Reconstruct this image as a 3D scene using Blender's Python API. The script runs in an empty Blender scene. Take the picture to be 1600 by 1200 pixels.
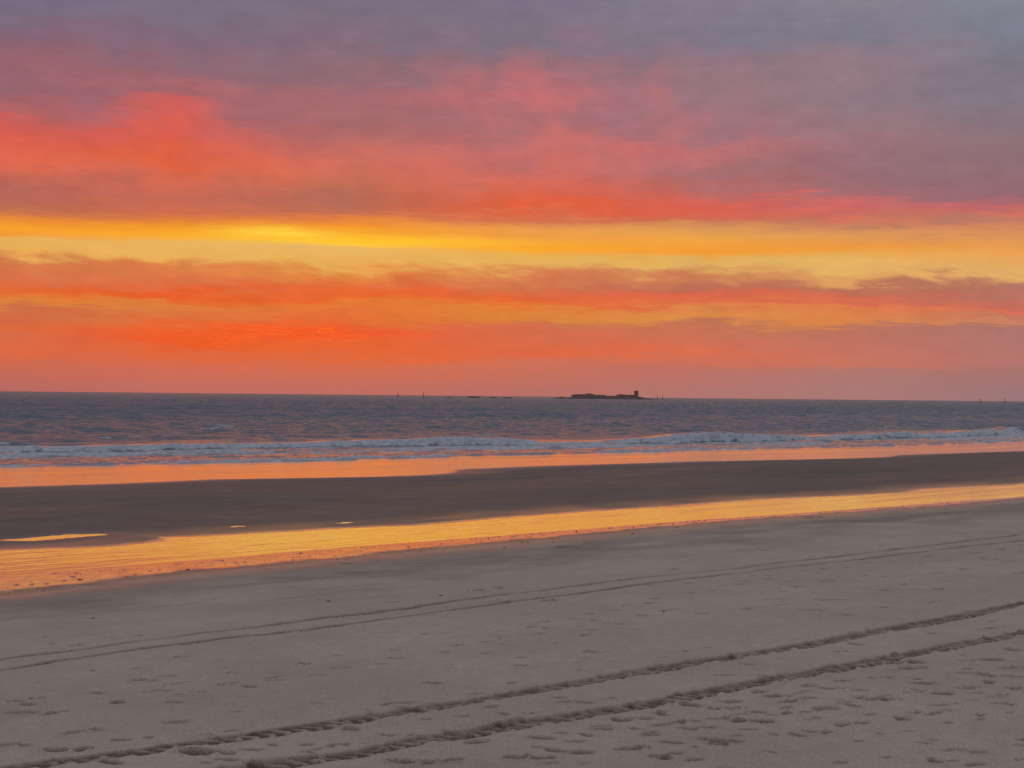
import bpy, bmesh, math, random
import numpy as np
from mathutils import Vector

# ------------------------------------------------------------------ camera
scene = bpy.context.scene
SEA_EYE = 4.6                                   # eye height above the sea
cam_data = bpy.data.cameras.new("camera")
cam_data.sensor_width = 36.0
cam_data.lens = 36.0 * 2400.0 / 1600.0
cam_data.clip_start = 0.1
cam_data.clip_end = 90000.0
cam = bpy.data.objects.new("camera", cam_data)
scene.collection.objects.link(cam)
cam.location = (0, 0, SEA_EYE)
cam.rotation_mode = 'XYZ'
from mathutils import Matrix
_pitch = math.atan(19 / 2400.0)
_roll = math.atan(0.01)
cam.matrix_world = (Matrix.Translation((0, 0, SEA_EYE)) @ Matrix.Rotation(math.pi / 2 + _pitch, 4, 'X')
                    @ Matrix.Rotation(_roll, 4, 'Z'))
scene.camera = cam

# ------------------------------------------------------------------ colour
scene.view_settings.view_transform = 'Standard'
scene.view_settings.look = 'None'
scene.view_settings.exposure = 0.0
scene.view_settings.gamma = 1.0
scene.view_settings.use_curve_mapping = False
try:
    scene.cycles.max_bounces = 6
    scene.cycles.volume_bounces = 0
    scene.cycles.use_denoising = True
except Exception:
    pass

def lin(c):
    c = c / 255.0
    return c / 12.92 if c <= 0.04045 else ((c + 0.055) / 1.055) ** 2.4

# ------------------------------------------------------------------ sky
SUN_AZ, SUN_EL = -8.8, 3.0
world = bpy.data.worlds.new("World")
scene.world = world
world.use_nodes = True
wt = world.node_tree
wt.nodes.clear()

class NB:
    """small helper to write node graphs"""
    def __init__(self, tree):
        self.t = tree
    def n(self, kind, **kw):
        nd = self.t.nodes.new(kind)
        for k, v in kw.items():
            setattr(nd, k, v)
        return nd
    def _in(self, sock, v):
        if v is None:
            return
        if hasattr(v, "is_linked"):
            self.t.links.new(v, sock)
        else:
            sock.default_value = v
    def m(self, op, a, b=None, c=None, clamp=False):
        nd = self.n("ShaderNodeMath", operation=op)
        nd.use_clamp = clamp
        self._in(nd.inputs[0], a)
        self._in(nd.inputs[1], b)
        self._in(nd.inputs[2], c)
        return nd.outputs[0]
    def xyz(self, x, y, z):
        nd = self.n("ShaderNodeCombineXYZ")
        for i, v in enumerate((x, y, z)):
            self._in(nd.inputs[i], v)
        return nd.outputs[0]
    def sep(self, v):
        nd = self.n("ShaderNodeSeparateXYZ")
        self._in(nd.inputs[0], v)
        return nd.outputs
    def noise(self, vec, scale, detail=3.0, rough=0.5, dist=0.0):
        nd = self.n("ShaderNodeTexNoise")
        self._in(nd.inputs["Vector"], vec)
        nd.inputs["Scale"].default_value = scale
        nd.inputs["Detail"].default_value = detail
        nd.inputs["Roughness"].default_value = rough
        nd.inputs["Distortion"].default_value = dist
        return nd.outputs["Fac"]
    def map(self, v, a, b, c=0.0, d=1.0, smooth=False):
        nd = self.n("ShaderNodeMapRange")
        nd.interpolation_type = 'SMOOTHSTEP' if smooth else 'LINEAR'
        nd.clamp = True
        self._in(nd.inputs[0], v)
        for i, q in enumerate((a, b, c, d)):
            self._in(nd.inputs[i + 1], q)
        return nd.outputs[0]
    def mix(self, f, a, b, mode='MIX'):
        nd = self.n("ShaderNodeMix", data_type='RGBA', blend_type=mode)
        self._in(nd.inputs[0], f)
        self._in(nd.inputs[6], a if hasattr(a, "is_linked") else (*a, 1) if len(a) == 3 else a)
        self._in(nd.inputs[7], b if hasattr(b, "is_linked") else (*b, 1) if len(b) == 3 else b)
        return nd.outputs[2]
    def ramp(self, f, stops):
        nd = self.n("ShaderNodeValToRGB")
        nd.color_ramp.interpolation = 'EASE' if False else 'LINEAR'
        el = nd.color_ramp.elements
        while len(el) > 1:
            el.remove(el[-1])
        first = True
        for p, c in stops:
            e = el[0] if first else el.new(p)
            e.position = p
            e.color = (*c, 1)
            first = False
        self._in(nd.inputs[0], f)
        return nd.outputs[0]

# colours of the cloud deck by elevation, seven azimuths (photo row * 0.5167 below)
SKY = {
 30: "0 115 108 130;100 130 100 118;200 150 98 108;260 145 100 112;330 170 98 100;360 205 92 85;430 215 95 78;510 215 105 82;545 190 100 85;590 175 98 92;640 185 108 82;660 230 135 55;690 248 160 45;712 245 150 50;722 230 175 90;755 230 170 85;785 212 120 75;840 215 108 72;880 228 100 45;925 220 130 58;940 200 105 72;990 220 100 60;1015 210 105 75;1060 220 100 65;1100 200 102 82;1175 180 102 98",
 270: "0 120 110 130;120 130 103 120;220 145 102 115;260 170 102 108;300 160 100 110;345 205 95 92;420 215 92 75;510 222 95 62;550 210 102 80;590 195 102 85;650 205 105 75;675 225 130 55;690 240 150 40;715 248 170 45;735 232 178 95;775 232 172 88;800 215 125 72;850 218 110 70;885 230 85 38;905 225 95 45;925 220 125 60;960 215 115 65;1000 228 90 45;1030 232 80 38;1060 220 95 58;1110 205 102 82;1175 185 104 98",
 530: "0 118 110 130;150 130 108 122;240 140 105 115;300 165 105 112;350 158 103 108;430 185 105 100;490 205 108 95;540 200 108 88;590 175 105 88;640 190 108 85;665 225 125 65;685 245 150 35;705 245 160 40;720 255 190 35;735 255 205 60;747 230 180 100;790 232 172 85;825 225 135 65;860 225 105 58;890 230 95 42;915 228 120 50;945 225 105 55;970 225 95 50;1005 240 80 38;1030 225 95 50;1070 225 95 50;1100 210 102 75;1180 185 104 98",
 800: "0 120 112 132;150 122 112 128;210 150 108 118;290 185 108 115;350 165 108 115;400 170 108 112;455 195 108 105;490 190 108 105;550 212 105 90;590 220 98 70;635 225 92 58;670 210 115 80;690 235 155 75;730 242 155 60;750 252 168 35;770 232 175 85;800 228 175 90;830 218 130 80;870 210 112 75;895 225 98 55;915 228 100 48;940 220 130 55;970 215 125 58;990 212 105 75;1040 215 100 68;1070 222 98 65;1100 205 108 85;1185 180 108 102",
 1065: "0 128 122 142;130 125 118 135;210 145 115 125;300 155 115 125;400 165 112 120;430 195 110 110;490 185 110 110;540 165 108 110;590 190 102 95;625 220 95 75;665 205 105 80;690 222 155 85;720 240 165 70;765 245 152 50;777 225 175 90;800 225 175 98;830 205 125 85;865 190 108 88;890 222 100 75;920 220 110 70;945 220 135 75;965 220 140 70;985 195 115 85;1030 205 110 85;1070 220 108 75;1110 190 110 98;1185 175 115 110",
 1330: "0 135 130 145;110 125 123 140;160 145 122 132;300 140 120 130;420 155 115 122;520 150 108 115;590 165 108 112;610 200 105 105;650 220 105 90;680 200 125 95;710 220 150 90;750 240 155 60;775 228 175 95;800 228 178 100;845 222 160 95;870 185 115 90;910 215 105 80;935 222 125 75;975 215 130 75;990 185 115 95;1050 195 115 100;1100 200 115 95;1120 175 118 110;1185 170 120 118",
 1570: "0 130 132 145;100 125 126 142;200 122 118 132;300 130 120 132;420 135 115 125;500 138 110 118;590 145 105 115;625 185 102 105;650 205 110 100;680 210 130 95;720 225 152 88;770 238 160 80;800 228 170 98;830 228 175 105;850 190 130 95;880 178 115 100;920 200 108 95;938 222 110 85;950 190 115 95;970 205 130 100;990 175 115 105;1020 170 115 108;1080 185 118 110;1120 170 115 110;1185 158 118 120",
}
EL_MAX = 16.0
def build_sky():
    b = NB(wt)
    tc = b.n("ShaderNodeTexCoord").outputs["Generated"]
    nrm = b.n("ShaderNodeVectorMath", operation='NORMALIZE')
    wt.links.new(tc, nrm.inputs[0])
    x, y, z = b.sep(nrm.outputs[0])
    deg = 180 / math.pi
    el0 = b.m('MULTIPLY', b.m('ARCSINE', z), deg)
    az0 = b.m('MULTIPLY', b.m('ARCTAN2', x, y), deg)
    flat = b.xyz(x, y, b.m('MULTIPLY', z, 7.0))        # long level streaks
    puff = b.xyz(x, y, b.m('MULTIPLY', z, 1.35))        # billows of the upper deck
    fib = b.xyz(b.m('ADD', x, b.m('MULTIPLY', z, 1.6)), y, b.m('MULTIPLY', z, 3.2))
    def c(nv, amp):
        return b.m('MULTIPLY', b.m('SUBTRACT', nv, 0.5), amp)
    up = b.map(el0, 6.4, 8.5, 0, 1, True)
    low = b.map(el0, 0.3, 1.6, 0, 1, True)
    wisp = b.m('MULTIPLY', b.map(el0, 3.4, 4.3, 0, 1, True), b.map(el0, 5.0, 5.5, 1, 0, True))
    w_str = c(b.noise(flat, 11, 4, .55), 1.2)
    w_fine = c(b.noise(b.xyz(x, y, b.m('MULTIPLY', z, 11.0)), 38, 4, .65, .8), 1.0)
    w_puff = c(b.noise(puff, 17, 4, .5, .2), 2.2)
    w_fib = c(b.noise(fib, 26, 5, .6, .5), 1.6)
    el = b.m('ADD', el0, b.m('MULTIPLY', w_str, low))
    el = b.m('ADD', el, b.m('MULTIPLY', w_fine, b.m('MULTIPLY', low, b.m('SUBTRACT', 1, b.m('MULTIPLY', wisp, .65)))))
    el = b.m('ADD', el, b.m('MULTIPLY', w_puff, up))
    el = b.m('ADD', el, b.m('MULTIPLY', w_fib, wisp))
    # the even, sharp underside of the cloud slot stays level
    slot = b.m('MULTIPLY', b.map(el0, 4.6, 5.4, 0, 1, True), b.map(el0, 6.3, 6.8, 1, 0, True))
    el = b.m('ADD', b.m('MULTIPLY', el, b.m('SUBTRACT', 1, b.m('MULTIPLY', slot, .75))),
             b.m('MULTIPLY', el0, b.m('MULTIPLY', slot, .75)))
    az = b.m('ADD', az0, b.m('MULTIPLY', c(b.noise(puff, 6, 4, .5), 6.0), b.map(el0, 0, 8, .5, 1)))
    t = b.m('DIVIDE', el, EL_MAX, clamp=True)
    cols = []
    for px, s in sorted(SKY.items()):
        yh = 619 + (px - 800) * .01
        st = []
        for q in s.split(";"):
            k, r, g, bb = map(float, q.split())
            e = math.degrees(math.atan((yh - k * .5167) / 2400 / math.hypot(1, (px - 800) / 2400)))
            st.append((max(0, e) / EL_MAX, (lin(r), lin(g), lin(bb))))
        st.sort()
        cols.append((math.degrees(math.atan((px - 800) / 2400)), b.ramp(t, st)))
    col = cols[0][1]
    for (a0, _), (a1, c1) in zip(cols, cols[1:]):
        col = b.mix(b.map(az, a0, a1, 0, 1), col, c1)
    # away from the sunset the deck turns evenly grey mauve
    aaz = b.m('ABSOLUTE', b.m('ADD', az0, 6.0))
    away = b.ramp(t, [(0, (.30, .19, .19)), (.25, (.30, .20, .20)), (.5, (.24, .18, .21)), (1, (.20, .21, .26))])
    col = b.mix(b.map(aaz, 26, 95, 0, 1, True), col, away)
    # brightest patch of the slot, near the hidden sun
    def gauss(a0, sa, e0, se):
        q = b.m('ADD', b.m('POWER', b.m('DIVIDE', b.m('SUBTRACT', az0, a0), sa), 2),
                b.m('POWER', b.m('DIVIDE', b.m('SUBTRACT', el, e0), se), 2))
        return b.m('EXPONENT', b.m('MULTIPLY', q, -1))
    col = b.mix(gauss(-8.6, 2.3, 5.92, .22), col, (1.0, .62, .055))
    col = b.mix(b.m('MULTIPLY', gauss(-3.6, 4.6, 5.72, .13), .75), col, (1.0, .53, .03))
    # rippled scarlet patch low over the sea
    rp = b.noise(b.xyz(x, y, b.m('MULTIPLY', z, 7.0)), 48, 3, .6, 1.8)
    rg = gauss(-8.4, 4.2, 2.15, .30)
    col = b.mix(b.m('MULTIPLY', rg, b.map(rp, .40, .56, 0, .85, True)), col, (.90, .085, .014))
    col = b.mix(b.m('MULTIPLY', rg, b.map(rp, .50, .70, 0, .55, True)), col, (1.0, .20, .035))
    # mauve scud drifting across the right end of the slot
    sc = b.map(b.noise(flat, 20, 4, .6, .5), .46, .62, 0, 1, True)
    col = b.mix(b.m('MULTIPLY', sc, b.m('MULTIPLY', gauss(14.0, 5.0, 6.35, .45), .8)), col, (lin(172), lin(120), lin(104)))
    # fine brightness grain through the whole deck
    tex = b.noise(b.xyz(x, y, b.m('MULTIPLY', z, 2.6)), 42, 6, .62, .4)
    tv = b.map(tex, .28, .72, .915, 1.085)
    tcol = b.n("ShaderNodeCombineColor")
    for i_ in range(3):
        wt.links.new(tv, tcol.inputs[i_])
    col = b.mix(b.m('MULTIPLY', b.map(el0, .8, 3.0, .25, 1), b.m('SUBTRACT', 1, b.m('MULTIPLY', slot, .6))), col, b.mix(1.0, col, tcol.outputs[0], 'MULTIPLY'))
    # soft brightness mottling of the upper deck
    mot = b.noise(puff, 24, 3, .5, .3)
    col = b.mix(b.m('MULTIPLY', up, b.map(mot, .38, .72, 0, .22)), col,
                b.mix(1.0, col, (1.35, 1.05, .98), 'MULTIPLY'))
    blot = b.map(b.noise(puff, 30, 3, .5, .3), .42, .72, 0, 1, True)
    col = b.mix(b.m('MULTIPLY', blot, b.m('MULTIPLY', gauss(2.0, 4.5, 10.2, 2.2), .8)), col, (lin(212), lin(112), lin(110)))
    # overhead: paler blue-grey evening sky
    over = b.ramp(b.m('DIVIDE', el0, 90, clamp=True),
                  [(.16, (.21, .20, .26)), (.30, (.30, .29, .36)), (.5, (.49, .485, .535)), (1, (.61, .605, .645))])
    col = b.mix(b.map(el0, 13.5, 26, 0, 1, True), col, over)
    # thin clear air behind the clouds
    sky = b.n("ShaderNodeTexSky", sky_type='NISHITA')
    sky.sun_disc = False
    sky.sun_elevation = math.radians(SUN_EL)
    sky.sun_rotation = math.radians(SUN_AZ)
    bg0 = b.n("ShaderNodeBackground")
    wt.links.new(sky.outputs[0], bg0.inputs[0])
    bg0.inputs[1].default_value = 0.06
    bg1 = b.n("ShaderNodeBackground")
    wt.links.new(col, bg1.inputs[0])
    bg1.inputs[1].default_value = 1.0
    mx = b.n("ShaderNodeMixShader")
    mx.inputs[0].default_value = 0.985
    wt.links.new(bg0.outputs[0], mx.inputs[1])
    wt.links.new(bg1.outputs[0], mx.inputs[2])
    out = b.n("ShaderNodeOutputWorld")
    wt.links.new(mx.outputs[0], out.inputs[0])
build_sky()

sun_data = bpy.data.lights.new("sun", 'SUN')
sun_data.energy = 0.008                             # veiled behind the cloud bank
sun_data.angle = math.radians(40)
sun_data.color = (1.0, .62, .35)
sun = bpy.data.objects.new("sun", sun_data)
scene.collection.objects.link(sun)
_d = Vector((math.sin(math.radians(SUN_AZ)) * math.cos(math.radians(SUN_EL)),
             math.cos(math.radians(SUN_AZ)) * math.cos(math.radians(SUN_EL)), math.sin(math.radians(SUN_EL))))
sun.rotation_euler = (-_d).to_track_quat('-Z', 'Y').to_euler()

# ------------------------------------------------------------------ helpers
rng = np.random.default_rng(7)
random.seed(7)
TH = math.radians(43.5)                         # the shore runs off to the right
CT, ST = math.cos(TH), math.sin(TH)
def to_vu(x, y):
    return x * CT + y * ST, -x * ST + y * CT
def to_xy(v, u):
    return v * CT - u * ST, v * ST + u * CT

def sstep(a, b, x):
    t = np.clip((x - a) / (b - a), 0, 1)
    return t * t * (3 - 2 * t)

_tab = rng.random((256, 256)).astype(np.float64)
def vnoise(x, y):
    xi, yi = np.floor(x).astype(np.int64), np.floor(y).astype(np.int64)
    fx, fy = x - xi, y - yi
    fx = fx * fx * fx * (fx * (fx * 6 - 15) + 10)
    fy = fy * fy * fy * (fy * (fy * 6 - 15) + 10)
    a = _tab[xi & 255, yi & 255]; b = _tab[(xi + 1) & 255, yi & 255]
    c = _tab[xi & 255, (yi + 1) & 255]; d = _tab[(xi + 1) & 255, (yi + 1) & 255]
    return (a * (1 - fx) + b * fx) * (1 - fy) + (c * (1 - fx) + d * fx) * fy - .5
def fbm(x, y, n=4, g=.5):
    s, a = 0, 1.0
    for i in range(n):
        s = s + a * vnoise(x * 2 ** i + 17.3 * i, y * 2 ** i + 9.1 * i)
        a *= g
    return s

def grid_mesh(name, X, Y, Z, material, attrs=None, cyclic=False, kind='structure'):
    nr, nc = X.shape
    co = np.stack([X, Y, Z], -1).reshape(-1, 3).astype(np.float32)
    r = np.arange(nr - 1)[:, None]
    cc = np.arange(nc if cyclic else nc - 1)[None, :]
    c2 = (cc + 1) % nc
    q = np.stack([r * nc + cc, r * nc + c2, (r + 1) * nc + c2, (r + 1) * nc + cc], -1).reshape(-1, 4)
    me = bpy.data.meshes.new(name)
    me.vertices.add(len(co)); me.vertices.foreach_set("co", co.ravel())
    me.loops.add(q.size); me.loops.foreach_set("vertex_index", q.ravel().astype(np.int32))
    me.polygons.add(len(q))
    me.polygons.foreach_set("loop_start", np.arange(0, q.size, 4, dtype=np.int32))
    me.polygons.foreach_set("loop_total", np.full(len(q), 4, dtype=np.int32))
    me.update(calc_edges=True)
    me.polygons.foreach_set("use_smooth", np.ones(len(q), dtype=bool))
    for k, a in (attrs or {}).items():
        at = me.attributes.new(k, 'FLOAT', 'POINT')
        at.data.foreach_set("value", a.ravel().astype(np.float32))
    me.materials.append(material)
    ob = bpy.data.objects.new(name, me)
    scene.collection.objects.link(ob)
    if kind:
        ob["kind"] = kind
    return ob

def mat(name):
    m = bpy.data.materials.new(name)
    m.use_nodes = True
    nt = m.node_tree
    return m, NB(nt), nt.nodes["Principled BSDF"], nt

def attr(b, name):
    nd = b.n("ShaderNodeAttribute"); nd.attribute_name = name
    return nd.outputs["Fac"]

def bump(b, nt, bsdf, h, strength, dist, prev=None):
    bp = b.n("ShaderNodeBump")
    b._in(bp.inputs["Strength"], strength)
    bp.inputs["Distance"].default_value = dist
    nt.links.new(h, bp.inputs["Height"])
    if prev is not None:
        nt.links.new(prev, bp.inputs["Normal"])
    return bp.outputs[0]

# ------------------------------------------------------------------ materials
def sand_material():
    m, b, s, nt = mat("sand")
    geo = b.n("ShaderNodeNewGeometry").outputs["Position"]
    gloss, damp, dist = attr(b, "gloss"), attr(b, "damp"), attr(b, "churn_shade")
    big = b.noise(geo, .35, 4, .55)
    mid = b.noise(geo, 4.0, 5, .6)
    gr = b.noise(geo, 160, 3, .7)
    g2 = b.noise(geo, 38, 3, .75)
    dry = b.mix(b.map(big, .3, .7), (.500, .430, .350), (.420, .362, .296))
    dry = b.mix(b.map(mid, .35, .75, 0, .45), dry, (.345, .295, .238))
    wet = b.mix(b.map(b.noise(b.xyz(b.m('MULTIPLY', b.sep(geo)[0], .5), b.sep(geo)[1], 0.0), .55, 5, .62), .32, .68), (.200, .163, .150), (.165, .134, .124))
    col = b.mix(damp, dry, wet)
    col = b.mix(b.m('MULTIPLY', dist, .9), col, (.10, .078, .062))  # turned-up damp sand, with the shade of ruts and prints painted into the colour
    col = b.mix(b.map(gr, .25, .75, 0, 1), b.mix(1, col, (.62, .62, .62), 'MULTIPLY'), b.mix(1, col, (1.28, 1.28, 1.28), 'MULTIPLY'))
    col = b.mix(b.map(g2, .3, .7, 0, 1), b.mix(1, col, (.76, .76, .76), 'MULTIPLY'), b.mix(1, col, (1.18, 1.18, 1.18), 'MULTIPLY'))
    nt.links.new(col, s.inputs["Base Color"])
    rgh = b.m('SUBTRACT', .92, b.m('MULTIPLY', gloss, .80))
    nt.links.new(rgh, s.inputs["Roughness"])
    nt.links.new(b.m('MULTIPLY', gloss, .5), s.inputs["Specular IOR Level"])
    nt.links.new(gloss, s.inputs["Coat Weight"])
    s.inputs["Coat Roughness"].default_value = .10
    s.inputs["Coat IOR"].default_value = 1.4
    inv = b.m('SUBTRACT', 1.0, b.m('MULTIPLY', gloss, .93))
    n1 = bump(b, nt, s, b.noise(geo, 16, 6, .7), b.m('MULTIPLY', inv, .5), .05)
    n2 = bump(b, nt, s, gr, b.m('MULTIPLY', inv, .5), .004, n1)
    nt.links.new(n2, s.inputs["Normal"])
    return m

def water_material(name, base, rough, ripple_scale, ripple_dist, coat=1.0, use_attr=False):
    m, b, s, nt = mat(name)
    geo = b.n("ShaderNodeNewGeometry").outputs["Position"]
    x, y, z = b.sep(geo)
    v = b.m('ADD', b.m('MULTIPLY', x, CT), b.m('MULTIPLY', y, ST))
    u = b.m('SUBTRACT', b.m('MULTIPLY', y, CT), b.m('MULTIPLY', x, ST))
    sv = b.xyz(b.m('MULTIPLY', v, .45), u, 0.0)
    s.inputs["IOR"].default_value = 1.33 if use_attr else 1.45
    s.inputs["Coat IOR"].default_value = 1.8
    if not use_attr:
        s.inputs["Base Color"].default_value = (*base, 1)
        s.inputs["Roughness"].default_value = rough
        s.inputs["Coat Weight"].default_value = coat
        s.inputs["Coat Roughness"].default_value = rough
        n0 = bump(b, nt, s, b.noise(b.xyz(b.m('MULTIPLY', v, .12), u, 0.0), 1.1, 3, .5), .5, .022)
        n1 = bump(b, nt, s, b.noise(sv, ripple_scale, 4, .6), .5, ripple_dist, n0)
        nt.links.new(n1, s.inputs["Normal"]); nt.links.new(n1, s.inputs["Coat Normal"])
        return m
    foam, chop, film = attr(b, "foam"), attr(b, "chop"), attr(b, "film")
    fn = b.noise(b.xyz(b.m('MULTIPLY', v, .5), u, z), 3.2, 6, .7, .3)
    fm = b.map(b.m('ADD', foam, b.m('MULTIPLY', b.m('SUBTRACT', fn, .5), 1.15)), .35, .75, 0, 1, True)
    fm = b.m('MULTIPLY', fm, b.map(foam, .02, .15))
    fcol = b.mix(b.map(fn, .3, .7), (.24, .28, .34), (.52, .57, .64))
    col = b.mix(film, base, (.12, .10, .09))
    col = b.mix(fm, col, fcol)
    nt.links.new(col, s.inputs["Base Color"])
    r = b.m('ADD', b.m('MULTIPLY', chop, .26), rough)
    r = b.m('ADD', r, b.m('MULTIPLY', fm, .6))
    nt.links.new(r, s.inputs["Roughness"])
    nt.links.new(b.m('MULTIPLY', film, b.m('SUBTRACT', 1, fm)), s.inputs["Coat Weight"])
    s.inputs["Coat Roughness"].default_value = .05
    h1 = b.noise(sv, .55, 5, .62)
    h2 = b.noise(sv, 2.6, 4, .6)
    h3 = b.noise(b.xyz(v, u, 0.0), 14, 4, .65)
    n1 = bump(b, nt, s, h1, b.m('MULTIPLY', chop, 1.0), 1.5)
    n2 = bump(b, nt, s, h2, b.m('ADD', b.m('ADD', .03, b.m('MULTIPLY', film, .02)), b.m('MULTIPLY', chop, .9)), .42, n1)
    n3 = bump(b, nt, s, h3, b.m('ADD', .06, b.m('MULTIPLY', fm, .9)), .05, n2)
    nt.links.new(n3, s.inputs["Normal"])
    nt.links.new(n2, s.inputs["Coat Normal"])
    return m

def plain(name, c1, c2, scale, rough=.85, bdist=.0, bscale=1.0):
    m, b, s, nt = mat(name)
    geo = b.n("ShaderNodeNewGeometry").outputs["Position"]
    f = b.noise(geo, scale, 5, .6)
    nt.links.new(b.mix(b.map(f, .3, .7), c1, c2), s.inputs["Base Color"])
    s.inputs["Roughness"].default_value = rough
    if bdist:
        nt.links.new(bump(b, nt, s, b.noise(geo, bscale, 5, .65), .8, bdist), s.inputs["Normal"])
    return m

M_SAND = sand_material()
M_SEA = water_material("sea_water", (.058, .112, .146), .05, 1, 1, use_attr=True)
M_CHANNEL = water_material("channel_water", (.16, .125, .10), .03, 3.0, .006, coat=1.0)
M_ROCK = plain("dark_reef_rock", (.085, .06, .055), (.14, .10, .085), .15, .9, .6, .5)
M_STONE = plain("weathered_sandstone", (.28, .19, .16), (.34, .24, .20), .2, .9, .25, .6)
M_DARK = plain("dark_opening", (.03, .025, .022), (.05, .04, .035), .5)
M_STEEL = plain("weathered_beacon_paint", (.10, .045, .04), (.16, .07, .06), .8, .6)
M_WEED = plain("dried_seaweed", (.06, .044, .033), (.11, .08, .058), 25, .75, .004, 60)
M_SHELL = plain("shell_grit", (.06, .045, .038), (.14, .11, .09), 12, .8)

# ------------------------------------------------------------------ beach
def curve(pts):
    p = np.array(pts, float)
    return lambda v: np.interp(v, p[:, 0], p[:, 1])
E1D = curve([(-200, 30), (0, 29.4), (14, 29.8), (17.4, 30.7), (20.8, 30.7), (23.7, 31.1), (26.9, 31.5), (29.9, 31.4), (33.6, 31.6), (37.5, 31.7), (41.6, 31.5), (46, 31), (50.8, 30.5), (56.5, 30.1), (80, 29), (140, 30), (300, 29)])
E1W = curve([(-200, 33), (0, 33), (15.6, 33.3), (20, 33.2), (25.8, 33.8), (31.7, 33.4), (39.4, 33.1), (47.6, 32.1), (58.3, 31.1), (80, 30.2), (140, 31.2), (300, 30)])
E2 = curve([(-200, 38), (0, 38.6), (10, 38.9), (18.1, 38.5), (20.7, 37.7), (22.2, 37.9), (23.1, 38.4), (23.3, 39.0), (24.7, 38.7), (27.3, 38.4), (29.1, 38.3), (31.8, 37.5), (35.9, 37.8), (40.1, 37.7), (44.1, 37.2), (49.1, 37.2), (53, 36.1), (56.9, 35.4), (58.5, 35.9), (59.8, 36.0), (65.3, 34.8), (80, 34.6), (140, 35), (300, 34)])
def fall(v):
    """the runnel drains to the left: its surface climbs gently to the right"""
    return .044 * np.log1p(np.exp((np.minimum(v, 100.0) - 30) / 4))
E3 = curve([(-400, 70), (0, 71), (20, 69.6), (33, 70.4), (38.5, 70), (44.7, 70.7), (50, 68.8), (54, 68), (57, 67.8), (59, 68.3), (61, 69.6), (62.2, 71.2), (63.8, 71.9), (71.1, 72.7), (85.4, 72.1), (95, 70.3), (101.8, 68.9), (106, 69.2), (111, 70.8), (120, 71.2), (133, 70.8), (160, 72), (200, 70), (260, 73), (400, 70), (900, 70)])
TRACKS = [
    (curve([(-60, 14.2), (0, 13.9), (6.78, 13.66), (7.75, 13.44), (8.85, 13.36), (10.1, 13.29), (11.4, 13.22), (12.9, 13.17), (15.5, 13.09), (18, 13.04), (19.9, 13.08), (25, 13.29), (45, 14), (120, 16)]), .19, .045),
    (curve([(-60, 12.8), (0, 12.4), (8.29, 12.08), (9.1, 11.95), (10, 11.9), (11.1, 11.8), (11.8, 11.74), (13.8, 11.66), (14.8, 11.66), (16.5, 11.59), (18, 11.48), (21.65, 11.51), (45, 12.2), (120, 14)]), .19, .045),
    (curve([(-60, 19.5), (0, 20.3), (9.72, 20.67), (11.9, 20.9), (13.4, 20.93), (16, 21.05), (18, 21.3), (20.6, 21.6), (25.7, 21.68), (32.3, 21.76), (41, 21.84), (120, 22.5)]), .10, .045),
    (curve([(-60, 18.6), (0, 19.4), (9.29, 19.78), (12.15, 20.05), (15.4, 20.2), (19.5, 20.5), (22, 20.63), (24.65, 20.78), (31.2, 20.95), (38.85, 20.75), (120, 21.5)]), .09, .034),
]
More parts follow.
